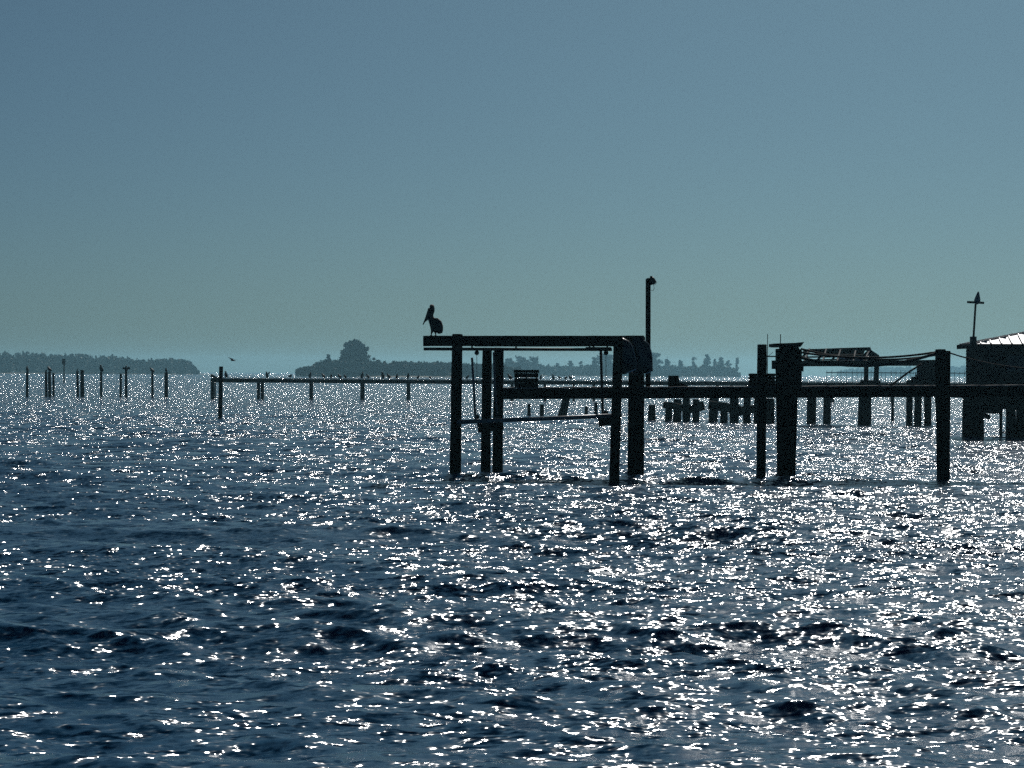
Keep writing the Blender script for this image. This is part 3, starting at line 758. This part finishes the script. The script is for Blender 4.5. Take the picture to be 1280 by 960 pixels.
rope([P(1152, 455, 70.9), P(1136, 465, 71.0), P(1120, 477, 71.1), P(1112, 483.4, 71.2)], .03, 'slanting rope stay running down to the walkway left of the tall right piling')

# ------------------------------------------------------------------ wrecked roof frame at 150 m
Yr = 148
wr = thing('wrecked_roof_frame', (WX(1080, Yr), Yr, 0), 'wrecked small gabled roof frame on leaning posts, beyond the walkway', 'boathouse ruin')
def q(x, y, d=0): v = P(x, y, Yr); return Vector((v.x, Yr+d, v.z))
DR = 1.6
mb = MB(); mb.beam(q(1004, 438.5, 0), q(1088, 436, 0), .14, .20, segs=4, wob=.01); mb.build('ridge', M['wood'], wr)
for d in (-DR, DR):
    mb = MB(); mb.beam(q(1000, 454.5, d), q(1166, 453.5, d), .16, .34, segs=6, wob=.01); mb.build('eave_beam', M['wood'], wr)
for (xt, xb) in ((1012, 1001), (1033, 1024), (1051, 1042), (1070, 1062), (1088, 1075)):
    for d in (-DR, DR):
        mb = MB(); mb.beam(q(xt, 436.5, 0), q(xb, 452.6, d), .09, .12); mb.build('rafter', M['deck'] if d < 0 else M['wood'], wr)
mb = MB(); mb.beam(q(1003, 446.5, -DR*.55), q(1082, 445.5, -DR*.55), .08, .1); mb.beam(q(1006, 450, -DR*.8), q(1078, 449, -DR*.8), .06, .08); mb.build('batten', M['wood'], wr)
mb = MB(); v = [q(1024, 438.2, -.1), q(1081, 437, -.1), q(1077, 443.5, -DR*.42), q(1022, 445, -DR*.42)]
v = v+[p+Vector((0, .03, -.05)) for p in v]; mb.add(v, [(0,1,2,3),(7,6,5,4),(0,4,5,1),(1,5,6,2),(2,6,7,3),(3,7,4,0)]); mb.build('roof_board', M['wood'], wr)
for (xa, xb, ya) in ((1040, 1055, 447), (1055.5, 1066, 446), (1066.5, 1079, 445.5)):       # surviving roofing sheets on the front slope
    mb = MB(); v = [q(xa+4, ya, -DR*.57), q(xb+4, ya-.3, -DR*.57), q(xb-1, 453, -DR*1.03), q(xa-1, 453.2, -DR*1.03)]
    v = v+[p+Vector((0, .02, -.04)) for p in v]; mb.add(v, [(0,1,2,3),(7,6,5,4),(0,4,5,1),(1,5,6,2),(2,6,7,3),(3,7,4,0)]); mb.build('roofing_sheet', M['roof'], wr)
mb = MB(); a, b, c = q(1088, 436.5), q(1099, 444), q(1099, 456); mb.prism([(q(1078, 452).x, q(1078, 452).z), (q(1088, 437.5).x, q(1088, 437.5).z), (q(1098, 444).x, q(1098, 444).z), (q(1099, 456).x, q(1099, 456).z), (q(1077, 456).x, q(1077, 456).z)], Yr-.3, Yr+.6); mb.build('gable_end', M['siding'], wr)
for (xb, xt, wv, yb) in ((1082.5, 1083, 5, 478), (1094.5, 1096, 5.5, 478)):
    mb = MB(); v0, v1 = q(xb, yb), q(xt, 454); mb.beam(v0-Vector((0, 0, .3)), v1, wv*Yr/FPX, .3, segs=3, wob=.015); mb.build('post', M['wood'], wr)
mb = MB(); mb.beam(q(1076, 478), q(1100, 478.5), .5, .3); mb.build('cap_beam', M['wood'], wr)
post(1081, 1081.5, 478, 17, Yr, wr)
for px, w_, yt in ((1137, 8.5, 475), (1147.5, 9.5, 468), (1160, 9.5, 457)): post(px, px+rnd.uniform(-1, 1), yt, w_, Yr-.8+rnd.uniform(-.7, .7), wr)
for px, w_ in ((1014.5, 12), (1034, 10)): post(px, px+.3, 480, w_, Yr, wr)
mb = MB(); mb.beam(q(1008, 483.5), q(1168, 485), .3, .3, segs=4, wob=.02); mb.build('lower_beam', M['wood'], wr)
mb = MB(); mb.box(q(1152, 463, -1.9), (1.2, .2, .8)); mb.box(q(1148, 476, -1.9), (1.5, .2, .5)); mb.build('boarding', M['wood'], wr)

# ------------------------------------------------------------------ stubs of the vanished dock
SG = 'pile stubs of the vanished dock under the walkway'
def stub(px, ytop, wpx, yb, label, lean=0):
    hz = 466+(px-640)*.0052; Y = CAMH*FPX/(yb-hz); mb = MB(); r = wpx*Y/FPX/2
    piling(mb, (WX(px, Y), Y, 0), P(px+lean, ytop, Y), r, r*.8, 10, 1.2, wob=.12)
    o = mb.build('piling_stub', M['pile'], origin=(WX(px, Y), Y, 0)); tag(o, label, 'pile stub', SG)
ST = [(661.5, 505, 5, 521, 'left of two thin stubs below the deck box'), (677.5, 505.5, 6, 521, 'right of two thin stubs below the deck box'),
      (703, 497, 12, 520, 'leaning stub rising to the walkway, seen inside the lift frame', 5), (733, 508, 5, 519, 'small low stub left of the hanging rod in the lift frame'),
      (745, 503, 5, 520, 'thin stub just left of the hanging rod in the lift frame'), (815, 506, 11, 526, 'rounded stub touching the right side of the lift posts'),
      (836, 504, 11, 526.5, 'left one of the two broad stubs below the short pile head'), (847, 499, 12, 527, 'broad stub directly below the short pile head'),
      (858, 495, 11, 527, 'tall stub right of the broad pair below the pile head'), (870, 499, 10, 527, 'stub at the left rim of the bright gap below the walkway'),
      (892, 494, 13, 527, 'stub at the right rim of the bright gap below the walkway'), (905, 503, 11, 528, 'stub under the first bright chink of the dark row'),
      (918, 495, 13, 528, 'stub midway in the dark row left of the single piling'), (934, 497, 11, 528.5, 'stub just left of the single square-headed piling'),
      (946, 494, 9, 529, 'stub half hidden behind the single square-headed piling'), (963, 498, 12, 529, 'stub in the gap between single piling and capped cluster'),
      (1116, 503, 4, 527, 'thin pale stick of a stub left of the right pile group')]
for s_ in ST: stub(*s_)
Yk = 152
for (x0, y0, x1, y1, th, lb) in ((829, 506, 862, 511, .45, 'short fallen beam sagging right across the broad stubs below the pile head'),
                                 (853, 514, 880, 507, .5, 'short fallen beam rising right, left of the bright gap'),
                                 (886, 506, 925, 512, .5, 'long fallen beam sloping down from the right rim of the bright gap'),
                                 (912, 516, 968, 507, .5, 'long fallen beam rising behind the single square-headed piling')):
    mb = MB(); mb.beam(P(x0, y0, Yk), P(x1, y1, Yk), .5, th, segs=5, wob=.06); o = mb.build('fallen_beam', M['pile'], origin=P(x0, y0, Yk)); tag(o, lb, 'beam', 'fallen beams on the stubs')

# ------------------------------------------------------------------ boathouse
Yh = 119
bh = thing('boathouse', (WX(1290, Yh), Yh, 0), 'dark walled boathouse with a pale ribbed metal roof at the right edge', 'boathouse')
def h_(x, y, d=0): v = P(x, y, Yh); return Vector((v.x, Yh+d, v.z))
XD = h_(1204, 450).x; XL = XD*(Yh+4.3)/Yh+.1; XR = XL+11
ze, zf = h_(1203, 430).z, h_(1203, 484).z
DP = 4.0
mb = MB(); nb = 14
for i in range(nb):                                                      # lapped boards, front and left side, back and right
    z0 = zf+(ze-.06-zf)*i/nb; z1 = zf+(ze-.06-zf)*(i+1)/nb
    mb.add([(XL, Yh-.03, z0), (XR, Yh-.03, z0), (XR, Yh, z1), (XL, Yh, z1)], [(0, 1, 2, 3)])
    mb.add([(XL-.03, Yh-.03, z0), (XL-.03, Yh+DP, z0), (XL, Yh+DP, z1), (XL, Yh, z1)], [(3, 2, 1, 0)])
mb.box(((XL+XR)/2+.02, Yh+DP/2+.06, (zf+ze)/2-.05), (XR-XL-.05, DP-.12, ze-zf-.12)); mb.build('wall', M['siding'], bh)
ov = .35; zr = h_(1290, 402).z; hipx = 4.4
e0, e1 = XL-ov, XR+ov; f0, f1 = Yh-ov, Yh+DP+ov; rx0, rx1 = XL+hipx, XR-3; ry = Yh+DP/2
zr = ze+1.0
rf = MB(); rf.add([(e0, f0, ze), (e1, f0, ze), (e1, f1, ze), (e0, f1, ze), (rx0, ry, zr), (rx1, ry, zr)], [(0, 1, 5, 4), (1, 2, 5), (2, 3, 4, 5), (3, 0, 4), (3, 2, 1, 0)])
roof = rf.build('roof', M['roof'], bh)
x = e0+.25
while x < e1-.1:                                                         # standing seams of the front slope
    if x < rx0: k = (x-e0)/(rx0-e0)
    elif x > rx1: k = (e1-x)/(e1-rx1)
    else: k = 1
    y1, z1 = f0+(ry-f0)*k, ze+(zr-ze)*k
    mb = MB(); mb.beam((x, f0, ze+.03), (x, y1, z1+.03), .05, .06); mb.build('seam', M['galv'], roof); x += .52
y = f0+.3
while y < f1-.2:
    k = 1-abs(y-ry)/(ry-f0); mb = MB(); mb.beam((e0, y, ze+.03), (e0+(rx0-e0)*k, y, ze+(zr-ze)*k+.03), .05, .06); mb.build('seam', M['galv'], roof); y += .52
mb = MB(); mb.beam((e0-.02, f0-.04, ze-.1), (e1, f0-.04, ze-.1), .06, .22); mb.beam((e0-.05, f0, ze-.1), (e0-.05, f1, ze-.1), .06, .22); mb.build('fascia', M['siding'], roof)
for i, x in enumerate((XL+1.7, XL+4.6)):
    mb = MB(); mb.box((x, Yh-.05, (zf+ze)/2+.12), (.9, .03, .8)); wn = mb.build('window', M['glass'], bh)
    mb = MB()
    for dx, dz, sx, sz in ((-.48, 0, .07, .94), (.48, 0, .07, .94), (0, .435, .89, .07), (0, -.435, .89, .07), (0, 0, .04, .8)): mb.box((x+dx, Yh-.075, (zf+ze)/2+.12+dz), (sx, .05, sz))
    mb.build('frame', M['siding'], wn)
mb = MB(); x = XD-.4
while x < XR+.5: mb.box((x+.1, Yh+DP/2-.6, zf-.06), (.19, DP+1.4, .06)); x += .2
mb.build('deck', M['wood'], bh)
for yy in (Yh-1.25, Yh-.2, Yh+DP*.5, Yh+DP):
    mb = MB(); mb.beam((XD-.1, yy, zf-.32), (XR+.5, yy, zf-.32), .14, .44); mb.build('deck_beam', M['wood'], bh)
mb = MB(); mb.beam((XD-.0, Yh-1.3, zf-.75), (XD+1.7, Yh-1.3, zf-.9), .15, .8, segs=4, wob=.03); mb.beam((XD-.1, Yh-1.2, zf-.9), (XD+1.4, Yh+.5, zf-1.5), .15, .2); mb.build('brace', M['wood'], bh)
mb = MB(); mb.beam((XD+1.1, Yh-1.3, zf-.78), (XD+8, Yh-1.3, zf-.78), .15, .55, segs=6, wob=.03); mb.build('brace', M['wood'], bh)
for px, w_, Y_ in ((1208, 10, Yh-1.1), (1217, 11, Yh-1.4), (1226, 9, Yh-1.0), (1251.5, 4, Yh+1), (1264, 13, Yh-2.2), (1276, 12, Yh-2), (1310, 12, Yh-1.4), (1350, 12, Yh-1.4), (1400, 12, Yh-1.4), (1460, 12, Yh-1.4)):
    mb = MB(); piling(mb, (WX(px, Y_), Y_, 0), (WX(px, Y_), Y_, zf-.5), w_*Yh/FPX/2, None, 10); mb.build('piling', M['pile'], bh)
for px in (1215, 1290, 1380, 1460):
    mb = MB(); Y_ = Yh+DP-.5; piling(mb, (WX(px, Y_), Y_, 0), (WX(px, Y_), Y_, zf-.5), .22, None, 10); mb.build('piling', M['pile'], bh)

# pole with pointed lamp at the boathouse corner
YL = Yh-.75
v = P(1215.5, 486, YL)
sl = thing('boathouse_lamp', (v.x, YL, v.z), 'slim pole with a cross arm and a cone-shaped lamp at the boathouse corner', 'lamp post')
mb = MB(); mb.tube([P(1215.2, 484, YL), P(1216.5, 428, YL), P(1219.5, 380, YL)], [.06, .055, .05], 8); mb.build('pole', M['wood'], sl)
mb = MB(); mb.box(P(1216.5, 426, YL)+Vector((0, 0, 0)), (.3, .2, .42)); mb.build('junction_box', M['dark_metal'], sl)
mb = MB(); mb.beam(P(1209, 377.6, YL), P(1230, 378.6, YL), .1, .11); mb.build('cross_arm', M['wood'], sl)
c0, c1 = P(1221.2, 379, YL), P(1223, 364.5, YL)
mb = MB(); mb.tube([c0, c0.lerp(c1, .35), c0.lerp(c1, .8), c1], [.16, .15, .07, .03], 12); mb.build('lamp_shade', M['galv'], sl)
mb = MB(); mb.tube([P(1221, 379, YL), P(1221, 380.5, YL)], [.11, .06], 10); mb.build('lens', M['glass'], sl)
